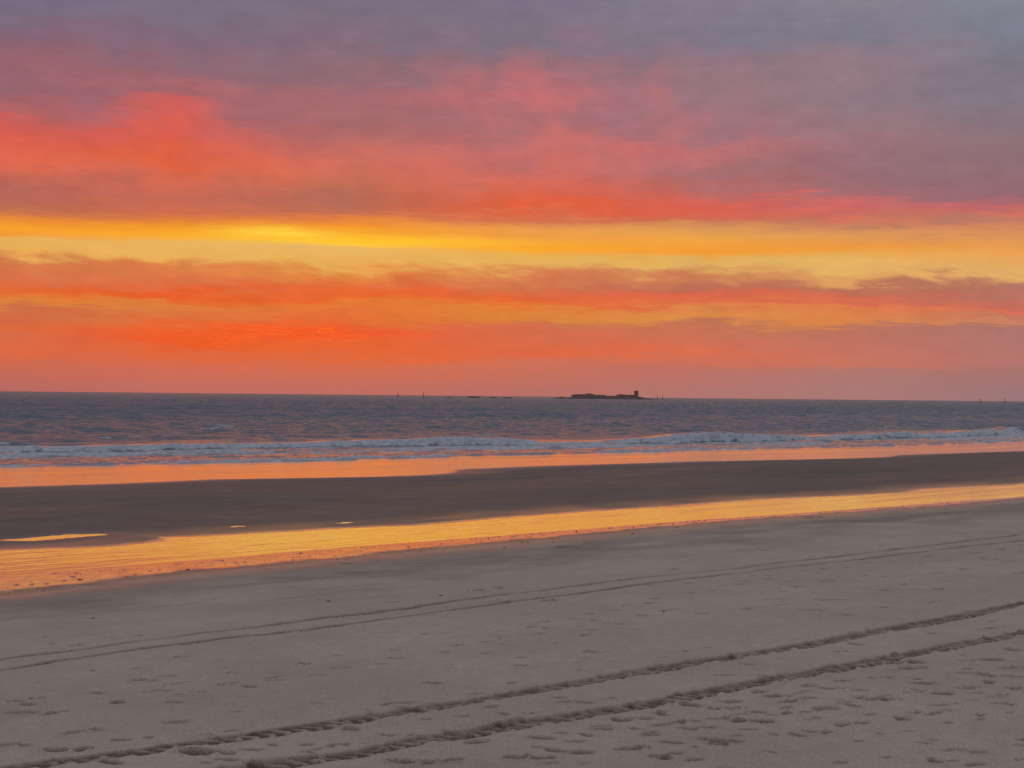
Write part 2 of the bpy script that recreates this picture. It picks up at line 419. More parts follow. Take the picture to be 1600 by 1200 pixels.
FEET = """13.21,24.5,0.13 11.46,22.74,0.1 11.17,21.95,0.08 11.3,21.42,0.18 12.58,21.86,0.14 12.1,21.74,0.17 10.1,18.7,0.13 11.59,18.91,0.15 10.69,18.45,0.13 10.09,17.36,0.33 10.58,17.6,0.17 10.27,16.95,0.16 10.48,16.97,0.11 9.23,16.98,0.18 9.82,16.5,0.29 9.85,16.14,0.12 8.28,17.14,0.15 8.55,17.17,0.13 8.26,16.84,0.18 8.45,16.85,0.1 7.96,16.34,0.34 8.18,16.1,0.17 8.35,16.1,0.11 9.07,16.22,0.2 7.8,14.82,0.23 7.97,14.75,0.14 8.87,14.61,0.25 7.08,14.68,0.28 7.31,14.09,0.39 7.52,14.05,0.19 7.98,14.14,0.14 8.64,13.71,0.19 8.23,14.07,0.1 7.19,13.69,0.1 11.26,17.15,0.14 11.44,16.4,0.17 10.65,16.29,0.17 12.38,17.08,0.13 13.12,17.34,0.11 13.87,19.2,0.1 14.46,19.97,0.17 9.71,14.71,0.12 10.71,14.5,0.13 9.05,13.74,0.14 8.63,12.75,0.17 8.31,12.92,0.19 8.14,13.03,0.27 7.99,12.6,0.1 8.23,12.56,0.17 8.31,12.25,0.16 9.05,12.4,0.19 9.26,12.4,0.15 9.18,12.63,0.11 8.92,12.26,0.13 7.34,13.2,0.16 15.36,18.91,0.2 15.61,18.38,0.1 14.11,17.16,0.16 14.86,17.2,0.06 16.45,16.82,0.23 15.79,16.84,0.1 15.65,16.55,0.08 17.35,17.52,0.1 20.09,20.06,0.28 19.4,20.62,0.16 18.32,16.63,0.23 17.51,16.57,0.12 18.25,16.97,0.12 16.88,16.12,0.13 19.43,17.25,0.18 20.19,17.38,0.15 20.58,17.42,0.15 15.59,14.75,0.17 15.81,14.69,0.08 15.17,14.5,0.1 14.4,13.84,0.07 15.89,13.71,0.12 14.14,14.66,0.14 14.63,15.23,0.12 13.19,13.85,0.13 12.46,14.5,0.16 11.39,13.77,0.2 11.23,13.85,0.15 10.76,13.7,0.12 12.38,13.56,0.15 9.98,12.91,0.14 11.79,12.71,0.15 12.77,12.6,0.15 12.61,12.37,0.12 12.8,12.26,0.2 11.9,12.14,0.14 11.58,12.31,0.12 11.17,12.51,0.12 10.84,12.74,0.12 10.08,12.25,0.29 10.47,11.49,0.22 11.01,11.13,0.24 11.79,11.02,0.2 11.45,10.9,0.16 11.18,10.78,0.2 12.34,11.24,0.21 12.53,11.11,0.21 11.97,11.16,0.16 12.94,11.19,0.14 12.38,10.67,0.16 12.06,10.75,0.16 11.88,10.39,0.15 11.73,10.02,0.22 11.14,9.62,0.16 11.35,9.63,0.17 11.22,10.14,0.23 10.82,10.37,0.21 11.36,10.04,0.13 10.26,10.58,0.29 10.37,10.49,0.21 10.27,10.25,0.12 9.39,11.25,0.41 9.73,11.04,0.17 10.69,10.84,0.11 10.71,10.62,0.21 12.64,10.66,0.09 13.25,12.22,0.13 11.38,11.19,0.13 21.18,16.38,0.19 20.22,16.59,0.18 20.38,17,0.15 21.11,15.96,0.11 22.97,17.02,0.32 22.17,16.38,0.27 23.44,16.22,0.55 21.75,15.44,0.4 21.63,14.7,0.22 23.01,14.87,0.19 24.28,14.5,0.42 26.17,15.7,0.19 25.19,14.17,0.16 22.56,12.55,0.17 21.79,12.13,0.17 20.63,12.44,0.13 17.04,13.89,0.12 16.53,13.82,0.09 18.71,13.59,0.1 18.83,12.61,0.19 18.06,12.31,0.15 16.24,12.54,0.17 15.39,12.27,0.22 15.66,11.89,0.16 15.56,11.09,0.21 15.6,10.75,0.29 15.72,10.48,0.18 16.12,10.97,0.15 16.68,10.74,0.3 14.73,11.2,0.21 14.56,10.91,0.18 14.74,10.83,0.13 15,10.84,0.1 14.83,10.58,0.18 14.52,10.5,0.15 14.98,10.28,0.15 15.31,10.1,0.2 15.27,9.9,0.35 15.56,10.01,0.13 14.43,10.06,0.27 14.78,9.91,0.16 14.34,10.49,0.15 13.69,10.69,0.17 14.03,10.31,0.12 13.53,10.93,0.12 13.68,10.84,0.15 13.42,10.47,0.14 13.64,10.38,0.14 13.86,10.16,0.14 14.07,10.06,0.12 13.49,11.21,0.24 14.01,11.07,0.22 12.69,10.61,0.18 13.04,10.45,0.16 13.18,10.35,0.12 13.21,9.99,0.17 13.31,10.08,0.21 13.72,9.78,0.07 13.86,9.77,0.09 13.73,9.33,0.13 13.96,9.31,0.18 14.62,9.15,0.14 14.83,9.17,0.12 12.37,10.32,0.15 12.56,10.21,0.14 12.84,9.88,0.16 12.83,9.57,0.09 12.91,9.32,0.14 13.15,9.34,0.13 12.48,9.78,0.11 12.02,9.62,0.14 12.1,9.8,0.24 12.23,9.58,0.15 11.71,9.69,0.11 11.39,9.6,0.06 13.91,8.68,0.09 14.57,8.62,0.11 14.98,8.46,0.09 15.2,8.58,0.09 16.12,9.61,0.22 15.41,9.2,0.15 15.62,9.18,0.12 16.83,9.6,0.16 16.19,9.93,0.15 16.59,10.12,0.26 16.5,9.37,0.13 16.37,9.01,0.17 16.54,9.06,0.1 17.04,9.18,0.13 17.61,9.77,0.35 17.78,9.59,0.19 18.79,10.48,0.26 18.36,9.91,0.31 15.95,8.66,0.1 15.61,8.46,0.09 17.76,10.15,0.14 19.77,10.69,0.24 18.28,10.43,0.08 17.54,10.11,0.19 14.11,7.54,0.09 13.52,7.22,0.1 13.51,7.7,0.17 12.96,7.71,0.29 12.72,8.17,0.08 17.8,11.15,0.51 17.63,10.88,0.39 21.42,11.74,0.2 40.39,23.5,0.22 39.3,23.03,0.12 35.01,22.68,0.23 43.11,30.63,0.73 34.41,19.87,0.32 34.22,19.43,0.32 35.57,19.46,0.33 37.11,19.84,0.17 33.33,18.76,0.26 32.24,18.98,0.3 32.78,18.26,0.3 32.58,17.71,0.22 31.43,20.06,0.18 31.89,20.18,0.1 30.62,20.14,0.15 29.98,20.01,0.12 28.59,19.98,0.13 27.04,20.01,0.1 25.68,20.15,0.13 26.24,20.15,0.14 24.23,20.25,0.18 29.05,19.11,0.17 29.04,19.67,0.12 33.01,20.07,0.16 30.4,18.32,0.14 30.73,18.82,0.12 29.09,17.43,0.23 30.17,17.47,0.23 29.04,18.34,0.14 27.72,19.97,0.12 27.62,18.28,0.2 26.18,18.22,0.26 27.77,17.93,0.18 27.79,16.38,0.13 26.62,16.64,0.17 28.77,16.41,0.13 30.17,16.2,0.21 25.54,16.44,0.15 25.08,18.17,0.26 26.16,15.67,0.21 24.04,17.81,0.33 24.28,17.19,0.12 34.32,21.97,0.17 33.46,22.66,0.08 31.76,23.28,0.08 30.76,22.87,0.11 20.53,22.6,0.26 21.06,22.54,0.26 29.84,29.13,0.53 31.17,29.63,0.48 33.1,29.41,0.37 24.7,22.69,0.24 26.71,22.68,0.34 23.33,20.4,0.17 20.04,20.02,0.28 21.46,20.59,0.13 20.2,17.39,0.15 21.52,27.91,0.64 22.75,29.77,0.26 19.43,20.65,0.12 17.99,22.09,0.2 17.66,22.22,0.12"""
PUDDLES = [(20.95, 41.15, 1.25, .42), (27.1, 41.0, .28, .17), (30.5, 39.95, .30, .14)]   # v, u, half length, half width

def beach_height(x, y):
    v, u = to_vu(x, y)
    jit = fbm(v * .35, v * 0 + 3.3, 4) * .5
    fine = fbm(v * 2.1, u * .7, 3) * .14
    e1d, e1w, e2 = E1D(v) + jit * .35 + fine * 2, E1W(v) + jit * .25 + fine, E2(v) + fine * .6
    e3 = E3(v) + fbm(v * .22, v * 0 + 8.1, 4) * .5
    # cross-shore profile on a coordinate where the edges stand at fixed stations
    far = np.clip(u, 0, None)
    st = np.where(u < 21, u,
         np.where(u < e1d, 21 + (u - 21) / (e1d - 21) * 10,
         np.where(u < e1w, 31 + (u - e1d) / np.maximum(e1w - e1d, .2) * 2,
         np.where(u < e2, 33 + (u - e1w) / (e2 - e1w) * 5,
         np.where(u < e3, 38 + (u - e2) / (e3 - e2) * 32, 70 + (u - e3))))))
    z = np.interp(st, [-60, -12, 0, 3, 5, 6.5, 13, 21, 27, 31, 33, 34.2, 36.8, 38, 39.5, 42, 47, 53, 59, 65, 70, 78, 110, 300, 3000, 40000],
                  [5.5, 3.6, 2.85, 2.2, 1.5, 1.22, 1.08, .80, .565, .462, .400, .345, .345, .400, .412, .430, .475, .49, .40, .20, .0, -.28, -1.6, -6, -20, -60])
    z = z + fall(v) * sstep(22, 30.5, st) * sstep(69, 46, st)
    dry = sstep(32.2, 29, st)
    z = z + dry * (fbm(v * .25, u * .5, 4) * .05 + fbm(v * 1.6, u * 2.0, 3) * .016)
    z = z + sstep(40.5, 44, st) * sstep(69, 60, st) * (fbm(v * .10, u * .18, 4) * .07 + fbm(v * .8, u * 2.2, 3) * .016 + .006 * np.sin(u * 11 + 5 * fbm(v * .4, u * .6, 3)))
    # wet film zone: low worm-cast lumps poke through
    z = z + dry * (fbm(v * 9, u * 9, 3) * .010 * (.5 + 1.0 * sstep(12.5, 8, u)))
    filmz = sstep(30.8, 31.4, st) * sstep(33.0, 32.4, st)
    lum = np.clip(fbm(v * 7.0 + 40, u * 7.0, 2) - .40, 0, 1)
    z = z + filmz * lum * .10
    # puddles left in hollows of the bar
    pm = np.zeros_like(z)
    for pv, pu, a, bb in PUDDLES:
        uu = u - pu - .13 * np.sin((v - pv) * 2.1) - fine * .5
        q = ((v - pv) / a) ** 2 + (uu / bb) ** 2
        k = sstep(2.6, .5, q)
        z = z * (1 - k) + (.36 + fall(v)) * k
        pm = np.maximum(pm, sstep(6, 1, q))
    churn_shade = np.zeros_like(z)  # mask for churned sand and the painted shade in its hollows
    # wheel tracks
    for i, (f, hw, dep) in enumerate(TRACKS):
        c0 = f(v) + fbm(v * .9, v * 0 + i * 5.0, 3) * (.035 if i < 2 else .025)
        d = u - c0
        wv = hw * (1 + .22 * fbm(v * 1.3, v * 0 + 20 + i, 3))
        inside = sstep(wv * 1.10, wv * .88, np.abs(d))
        if i < 2:
            lug = np.sin(2 * np.pi * (v / .19 + np.abs(d) * 2.8 + .25 * fbm(v * 1.5, u * 2, 2)))
            rough = fbm(v * 7, u * 7, 3)
            lug = np.tanh(3.0 * (lug + .2)) * np.clip(1 - (np.abs(d) / wv) ** 4, 0, 1)
            pat = 1.0 + .42 * lug + .45 * rough
            st_ = .75 + .7 * fbm(v * .5, v * 0 + 60 + i, 3)
            z = z - inside * dep * 1.05 * np.clip(pat, 0, 2) * st_
            berm = np.exp(-((np.abs(d) - wv * 1.35) / .07) ** 2)
            z = z + berm * (.010 + .03 * np.clip(fbm(v * 4, u * 4 + 31, 3) + .1, 0, 1))
            crumb = sstep(.75, .2, np.abs(d)) * np.clip(fbm(v * 6 + 11, u * 6, 2) - .22, 0, 1)
            z = z + crumb * .09
            churn_shade = np.maximum(churn_shade, inside * np.clip(.74 + .6 * rough + .34 * lug, 0, 1))
        else:
            lug = np.sin(2 * np.pi * v / .16)
            rough = fbm(v * 4, u * 6, 3)
            z = z - inside * dep * np.clip(1 + .25 * lug + 1.2 * rough, 0, 2)
            berm = np.exp(-((np.abs(d) - wv * 1.5) / .05) ** 2)
            z = z + berm * .009
            churn_shade = np.maximum(churn_shade, inside * (.8 + .5 * rough))
    return z, v, u, st, pm, churn_shade

def add_feet(z, v, u, churn_shade):
    """footprints: heel and sole hollows with a pushed-up rim"""
    flat_v, flat_u = v, u
    pts = [tuple(map(float, q.split(","))) for q in FEET.split()]
    r = random.Random(3)
    lst = []
    for fv, fu, w in pts:
        deep = r.choice((.45, .7, .9, 1.1, 1.4, 1.7)) * r.uniform(.85, 1.1)
        if w > .27:                                  # two prints or a drag
            lst.append((fv - w * .20, fu + w * .17, w * .38, deep * 1.3))
            lst.append((fv + w * .22, fu - w * .15, w * .30, deep * .8))
        else:
            lst.append((fv, fu, w * .68, deep))
    for k in range(150):                             # faint old prints and pocks
        fu = r.uniform(7, 30); fv = r.uniform(4, 20 + fu)
        lst.append((fv, fu, r.uniform(.05, .09), r.uniform(.15, .4)))
    for k in range(80):                              # busier ground by the path
        fu = r.uniform(6.5, 11); fv = r.uniform(11, 24)
        lst.append((fv, fu, r.uniform(.06, .12), r.uniform(.3, .8)))
    for tv, tu, dv, du, n in ((9.5, 15.8, .60, .10, 16), (12.0, 10.6, .58, -.12, 14), (16.0, 17.4, .62, .14, 18), (8.4, 12.9, .55, -.20, 9)):
        for k in range(n):                           # people walking along the beach
            sgn = 1 if k % 2 else -1
            lst.append((tv + dv * k + r.gauss(0, .05), tu + du * k + sgn * .11 + r.gauss(0, .03), r.uniform(.09, .115), r.uniform(.45, .9)))
    for fv, fu, a, deep in lst:
        ang = r.gauss(-.75, .55)                     # long axis roughly across the view
        R = a * 2.6
        x, y = to_xy(fv, fu)
        i0, i1, j0, j1 = fan_window(x, y, R)
        if i1 <= i0 or j1 <= j0:
            continue
        vv, uu = v[i0:i1, j0:j1] - fv, u[i0:i1, j0:j1] - fu
        ca, sa = math.cos(ang), math.sin(ang)
        p, q = vv * ca + uu * sa, -vv * sa + uu * ca
        wob = 1 + .2 * fbm(vv * 9 + fv * 7, uu * 9 + fu * 3, 2)
        b = a * r.uniform(.45, .75)
        e = np.sqrt((p / a) ** 2 + (q / (b * (1 + .25 * p / a).clip(.6, 1.4))) ** 2) * wob
        if .088 < a < .116:                                 # sole and heel
            h2 = np.sqrt(((p + a * .85) / (a * .42)) ** 2 + (q / (b * .8)) ** 2) * wob
            e = np.minimum(e * 1.05, h2)
        hol = sstep(1.08, .72, e)
        rim = np.exp(-((e - 1.3) / .22) ** 2)
        d = min(.085, .17 * a + .040) * deep
        z[i0:i1, j0:j1] += -hol * d + rim * d * .22
        churn_shade[i0:i1, j0:j1] = np.maximum(churn_shade[i0:i1, j0:j1], np.minimum(1, hol * 1.25 * min(1, deep)))  # print hollows darkened: painted shade along with turned sand

def build_beach():
    az = np.concatenate([np.linspace(-180, -60, 30, endpoint=False), np.linspace(-60, -22, 40, endpoint=False),
                         np.linspace(-22, 22, 780, endpoint=False), np.linspace(22, 60, 40, endpoint=False), np.linspace(60, 180, 30, endpoint=False)])
    R = [.4, .8, 1.4, 2, 2.7, 3.5, 4.4, 5.3, 6.2, 7, 7.8, 8.5, 9.2, 10, 10.7, 11.4]
    while R[-1] < 150:
        d = R[-1]
        R.append(d + max(.02, d * d / (1536 * 3.6) * (.42 if d < 34 else .6)))
    while R[-1] < 60000:
        R.append(R[-1] * 1.35)
    R = np.array(R)
    global _az, _R
    _az, _R = np.radians(az), R
    A, D = np.meshgrid(_az, R)
    X, Y = np.sin(A) * D, np.cos(A) * D
    z, v, u, st, pm, churn_shade = beach_height(X, Y)
    add_feet(z, v, u, churn_shade)
    n1 = fbm(v * .5, u * 1.2, 4)
    n2 = fbm(v * 3, u * 5, 3)
    gloss = sstep(30.9, 31.5, st + n1 * .35) * sstep(38.9, 38.1, st)
    gloss = gloss * (.92 + .25 * n2)
    gloss = np.maximum(gloss, .9 * sstep(68.6, 69.7, st + n1 * .5))
    lum = np.clip(fbm(v * 7.0 + 40, u * 7.0, 2) - .40, 0, 1)
    gloss = gloss * (1 - np.clip(lum * 8, 0, .95) * sstep(33.2, 32.6, st))
    gloss = np.maximum(gloss, pm * .22)
    gloss = np.maximum(gloss, (.24 + .25 * n1) * sstep(42.0, 38.2, st) * sstep(37, 38, st))
    gloss = np.maximum(gloss, (.30 + .2 * n1) * sstep(28.6, 31.2, st) * sstep(33, 31, st))
    gloss = np.maximum(gloss, (.22 + .2 * n1) * sstep(63, 69.5, st))
    gloss = np.maximum(gloss, (.03 + .05 * fbm(v * .06, u * .2, 4)) * sstep(38, 40, st) * (st < 72))
    damp = sstep(24.0, 31.0, st + n1 * 3.0) * .55 + .45 * sstep(30.4, 31.2, st)
    damp = np.clip(damp + .12 * n1, 0, 1)
    return grid_mesh("beach", X, Y, z, M_SAND, {"gloss": np.clip(gloss, 0, 1), "damp": damp, "churn_shade": np.clip(churn_shade, 0, 1)}, cyclic=True)

def fan_window(x, y, r):
    a, d = math.atan2(x, y), math.hypot(x, y)
    i0, i1 = np.searchsorted(_R, d - r), np.searchsorted(_R, d + r)
    j0, j1 = np.searchsorted(_az, a - r / d), np.searchsorted(_az, a + r / d)
    return i0, i1, j0, j1

beach = build_beach()

def ground_z(v, u):
    x, y = to_xy(np.asarray(v, float), np.asarray(u, float))
    return beach_height(x, y)[0]

# ------------------------------------------------------------------ runnel water and puddles
def strip(name, va, vb, lo, hi, z, material, nv, nu):
    V = np.linspace(va, vb, nv)
    T = np.linspace(0, 1, nu)
    a, b = lo(V), hi(V)
    U = a[None, :] * (1 - T[:, None]) + b[None, :] * T[:, None]
    VV = np.broadcast_to(V[None, :], U.shape)
    X, Y = to_xy(VV, U)
    return grid_mesh(name, X, Y, z + fall(VV), material)
strip("channel_water", -60, 300, lambda v: E1W(v) - .5, lambda v: E2(v) + .45, .400, M_CHANNEL, 400, 4)
for pv, pu, a, bb in PUDDLES:
    strip("puddle", pv - a * 1.5, pv + a * 1.5, lambda v: pu + .13 * np.sin((v - pv) * 2.1) - bb * 1.5,
          lambda v: pu + .13 * np.sin((v - pv) * 2.1) + bb * 1.5, .4005, M_CHANNEL, 24, 3)

# ------------------------------------------------------------------ sea
UD = curve([(-300, 87), (0, 86.9), (40.7, 86.9), (50.7, 86.8), (65.4, 86.1), (82.7, 87), (101, 85.6), (141, 84.8), (167, 88), (220, 86), (400, 87)])
UE = curve([(-300, 106), (0, 107), (50.3, 107.4), (62.5, 106.5), (70, 108.5), (78, 108.5), (84, 106.0), (102, 102.2), (119, 101.3), (149, 100.6), (175, 102.5), (197, 106), (215, 112), (260, 108), (400, 106)])
def build_sea():
    az = np.radians(np.concatenate([np.linspace(-75, -21, 70, endpoint=False), np.linspace(-21, 21, 540, endpoint=False), np.linspace(21, 75, 71)]))
    R = [62.0]
    while R[-1] < 60000:
        d = R[-1]
        R.append(d + (.33 if d < 190 else .33 + (d - 190) * .0019 if d < 560 else d * .0065 if d < 3200 else d * .06))
    R = np.array(R)
    A, D = np.meshgrid(az, R)
    X, Y = np.sin(A) * D, np.cos(A) * D
    v, u = to_vu(X, Y)
    off = u - E3(v)
    z = np.zeros_like(X)
    geo_ok = sstep(640, 520, D)
    # wind sea and swell
    r = np.random.default_rng(5)
    grow = sstep(36, 70, off) * .65 + sstep(70, 220, off) * .35
    calm = .08 * sstep(14, 30, off) + .92 * grow
    for k in range(84):
        lam = float(np.exp(r.uniform(math.log(1.5), math.log(16))))
        th = r.normal(0, .45 if lam > 8 else .8)
        kk = 2 * np.pi / lam
        a = .0068 * lam ** .85 * r.uniform(.5, 1.3)
        ph = kk * (u * math.cos(th) + v * math.sin(th)) + r.uniform(0, 6.28)
        fade = geo_ok * (1 if lam > 4 else sstep(520, 300, D))
        z += a * (np.cos(ph) + .18 * np.cos(2 * ph)) * calm * fade
    rows = np.gradient(R)[:, None]
    wn = r.normal(0, 1, X.shape)
    wn = (np.roll(wn, 1, 1) + 2 * wn + np.roll(wn, -1, 1)) / 2.45
    z += wn * np.minimum(.065 * rows, .34) * sstep(360, 620, D) * sstep(9000, 3000, D)
    gust = .95 + .5 * fbm(v * .018, u * .03, 4)
    z *= gust
    # swell lines shoaling behind the break
    for c0, h, w in ((134, .34, 5.0), (166, .26, 6), (205, .24, 7), (250, .22, 8), (300, .22, 9), (360, .2, 10)):
        cu = c0 + fbm(v * .02, v * 0 + c0, 3) * 9 + .03 * v
        amp = np.clip(.45 + 1.5 * fbm(v * .016 + c0, v * 0 + c0 * .37, 3), 0, 1.2)
        s = u - cu
        z += h * amp * np.where(s < 0, np.exp(-(s / (w * .55)) ** 2), np.exp(-(s / w) ** 2)) * geo_ok
    # the main breaker
    ue = UE(v) + fbm(v * .12, v * 0 + 2.2, 4) * 2.6
    s = u - ue
    amp = np.clip(.78 + 1.1 * fbm(v * .055, v * 0 + 5.5, 4), .28, 1.3)
    tumble = fbm(v * .9, u * 1.4, 4)
    front = sstep(0, 1.5, s + tumble * 1.1)
    hb = .68 * amp * front * np.where(s < 2.0, 1, np.exp(-((s - 2.0) / 5.5) ** 2))
    fo1 = sstep(-.2, .75, s + tumble * 1.6) * sstep(3.0, 1.7, s + tumble * 1.5) * np.clip(.85 + 1.0 * fbm(v * .07, v * 0 + 44, 4) + .5 * tumble, .25, 1)
    z += hb + tumble * .22 * fo1 * amp
    # spent bores between breaker and swash
    ud = UD(v) + fbm(v * .10, v * 0 + 7.7, 4) * 2.2
    s2 = u - ud
    z += .10 * sstep(0, .8, s2) * np.exp(-np.clip(s2 - .8, 0, None) / 7) * sstep(0, .1, s2 + .5)
    um = .5 * (ud + ue) + 1.5 + fbm(v * .07, v * 0 + 1.7, 4) * 6
    s3 = u - um
    am = np.clip(.42 + 1.6 * fbm(v * .05, v * 0 + 12.1, 3), 0, 1)
    z += .42 * am * sstep(0, 1.2, s3) * np.where(s3 < 1.2, 1, np.exp(-((s3 - 1.2) / 3) ** 2))
    zone = sstep(-.5, .6, s2) * sstep(1.0, -2.0, s)
    z += zone * fbm(v * .5, u * 1.1, 4) * .15
    patch = fbm(v * .055, u * .28, 5) + .25 * fbm(v * .5, u * 1.2, 3)
    fo2 = zone * sstep(-.10, .28, patch + .30 * np.exp(-((s2 - .6) / 1.3) ** 2) * np.clip(.6 + 1.5 * fbm(v * .06, v * 0 + 71, 3), 0, 1) + .42 * am * np.exp(-((s3 - .9) / 1.1) ** 2) + .12 * np.exp(-(s / 2.5) ** 2))
    foam = np.maximum(fo1, fo2 * .70)
    # lace trailing behind the breaker, a few far white caps
    lace = sstep(2.0, 4.0, s) * sstep(13, 5, s) * sstep(.12, .38, patch + .1)
    foam = np.maximum(foam, lace * .55)
    caps = sstep(12, 30, s) * sstep(420, 200, D) * sstep(.50, .62, fbm(v * .10 + 5, u * .24, 4) + .35 * fbm(v * .6, u * .6, 3))
    foam = np.maximum(foam, caps * .6)
    uo = 124 + fbm(v * .03, v * 0 + 91.0, 3) * 14
    so = u - uo
    ao = np.clip(2.6 * (fbm(v * .025 + 9, v * 0 + 55.0, 3) - .02), 0, 1)
    z += .36 * ao * sstep(0, 1.4, so) * np.where(so < 1.4, 1, np.exp(-((so - 1.4) / 3.5) ** 2))
    foam = np.maximum(foam, ao * sstep(.2, 1.0, so + tumble) * sstep(2.6, 1.4, so + tumble) * .8)
    # thin swash sheet: lobes with tiny fronts
    z += .018 * sstep(.2, .6, u - (UD(v) - 7.0 + fbm(v * .06, v * 0 + 31.0, 4) * 7)) * sstep(2, 0, s2)
    edge = sstep(7.0, 0.5, ud - u)
    foam = np.maximum(foam, edge * (.34 + .26 * sstep(62, 50, v)) * sstep(-.08, .25, patch) * sstep(.5, -.5, s2))
    sheet = sstep(3, -3, s2)
    z += sheet * (.030 * fbm(v * .035, u * .42, 4) + .006 * fbm(v * .25, u * 1.6, 2)) * sstep(1.5, 6, off)
    z = np.where(off < 2, z * 0, z)
    chop = sstep(3, 24, s + fbm(v * .03, u * .06, 3) * 16) * .7 + .3 * sstep(40, 300, s) + .16 * zone
    film = sstep(1.5, -1.0, s2)
    return grid_mesh("sea", X, Y, z, M_SEA, {"foam": foam, "chop": np.clip(chop, 0, 1), "film": np.maximum(film, .25 * sstep(1, -1, s))})
sea = build_sea()

# ------------------------------------------------------------------ things
def link(ob, parent=None, label=None, cat=None, group=None):
    scene.collection.objects.link(ob)
    if parent is not None:
        ob.parent = parent
    if label:
        ob["label"] = label
    if cat:
        ob["category"] = cat
    if group:
        ob["group"] = group
    return ob

def mesh_ob(name, bm, material, parent=None, **kw):
    me = bpy.data.meshes.new(name)
    bm.normal_update(); bm.to_mesh(me); bm.free()
    me.materials.append(material)
    return link(bpy.data.objects.new(name, me), parent, **kw)

def empty(name, loc, rz=0, **kw):
    e = bpy.data.objects.new(name, None)
    e.location = loc; e.rotation_euler.z = rz
    return link(e, None, **kw)

def at(px, dist, z=0.0):
    """place on the sea along the bearing of a photo column"""
    a = math.atan((px - 800) / 2400.0)
    return Vector((dist * math.tan(a), dist, z))

def prism(bm, ring, z0, z1, top=1.0, jag=0.0, r=random):
    """extrude a ring of (x, y); top scales the upper ring"""
    cx = sum(p[0] for p in ring) / len(ring); cy = sum(p[1] for p in ring) / len(ring)
    a = [bm.verts.new((x, y, z0)) for x, y in ring]
    b = [bm.verts.new((cx + (x - cx) * top, cy + (y - cy) * top, z1 + r.uniform(-jag, jag))) for x, y in ring]
    n = len(ring)
    for i in range(n):
        bm.faces.new((a[i], a[(i + 1) % n], b[(i + 1) % n], b[i]))
    bm.faces.new(b); bm.faces.new(a[::-1])

def circle(r, n, cx=0, cy=0, ph=0):
    return [(cx + r * math.cos(2 * math.pi * i / n + ph), cy + r * math.sin(2 * math.pi * i / n + ph)) for i in range(n)]

def wall_run(bm, pts, thick, z0):
    """upright wall along x with a ragged top: pts = (x, y, top)"""
    prev = None
    for x, y, t in pts:
        q = [bm.verts.new(c) for c in ((x, y - thick / 2, z0), (x, y + thick / 2, z0), (x, y + thick / 2, t), (x, y - thick / 2, t))]
        if prev:
            for i in range(4):
                bm.faces.new((prev[i], q[i], q[(i + 1) % 4], prev[(i + 1) % 4]))
        else:
            bm.faces.new(q[::-1])
        prev = q
    bm.faces.new(prev)

def rock_ridge(name, length, depth, prof, material, seed, **kw):
    """low ragged rock: prof = list of (fraction along, height)"""
    nx, ny = max(24, int(length / 2.2)), 12
    xs = np.linspace(-.5, .5, nx); ys = np.linspace(-1, 1, ny)
    XX, YY = np.meshgrid(xs * length, ys * depth / 2)
    p = np.array(prof, float)
    ridge = np.interp(xs + .5, p[:, 0], p[:, 1])
    H = ridge[None, :] * np.clip(1 - np.abs(ys[:, None]) ** 2.2, 0, 1)
    H = H * (1 + .45 * fbm(XX * .16 + seed, YY * .2 + seed, 3)) + .12 * length ** .3 * fbm(XX * .35 + seed, YY * .35, 3) * (H > .2)
    H = np.where((np.abs(ys[:, None]) > .99) | (np.abs(xs[None, :]) > .499), -1.2, H - .35)
    ob = grid_mesh(name, XX, YY, H, material, kind=None)
    for k, q in kw.items():
        ob[k] = q
    return ob

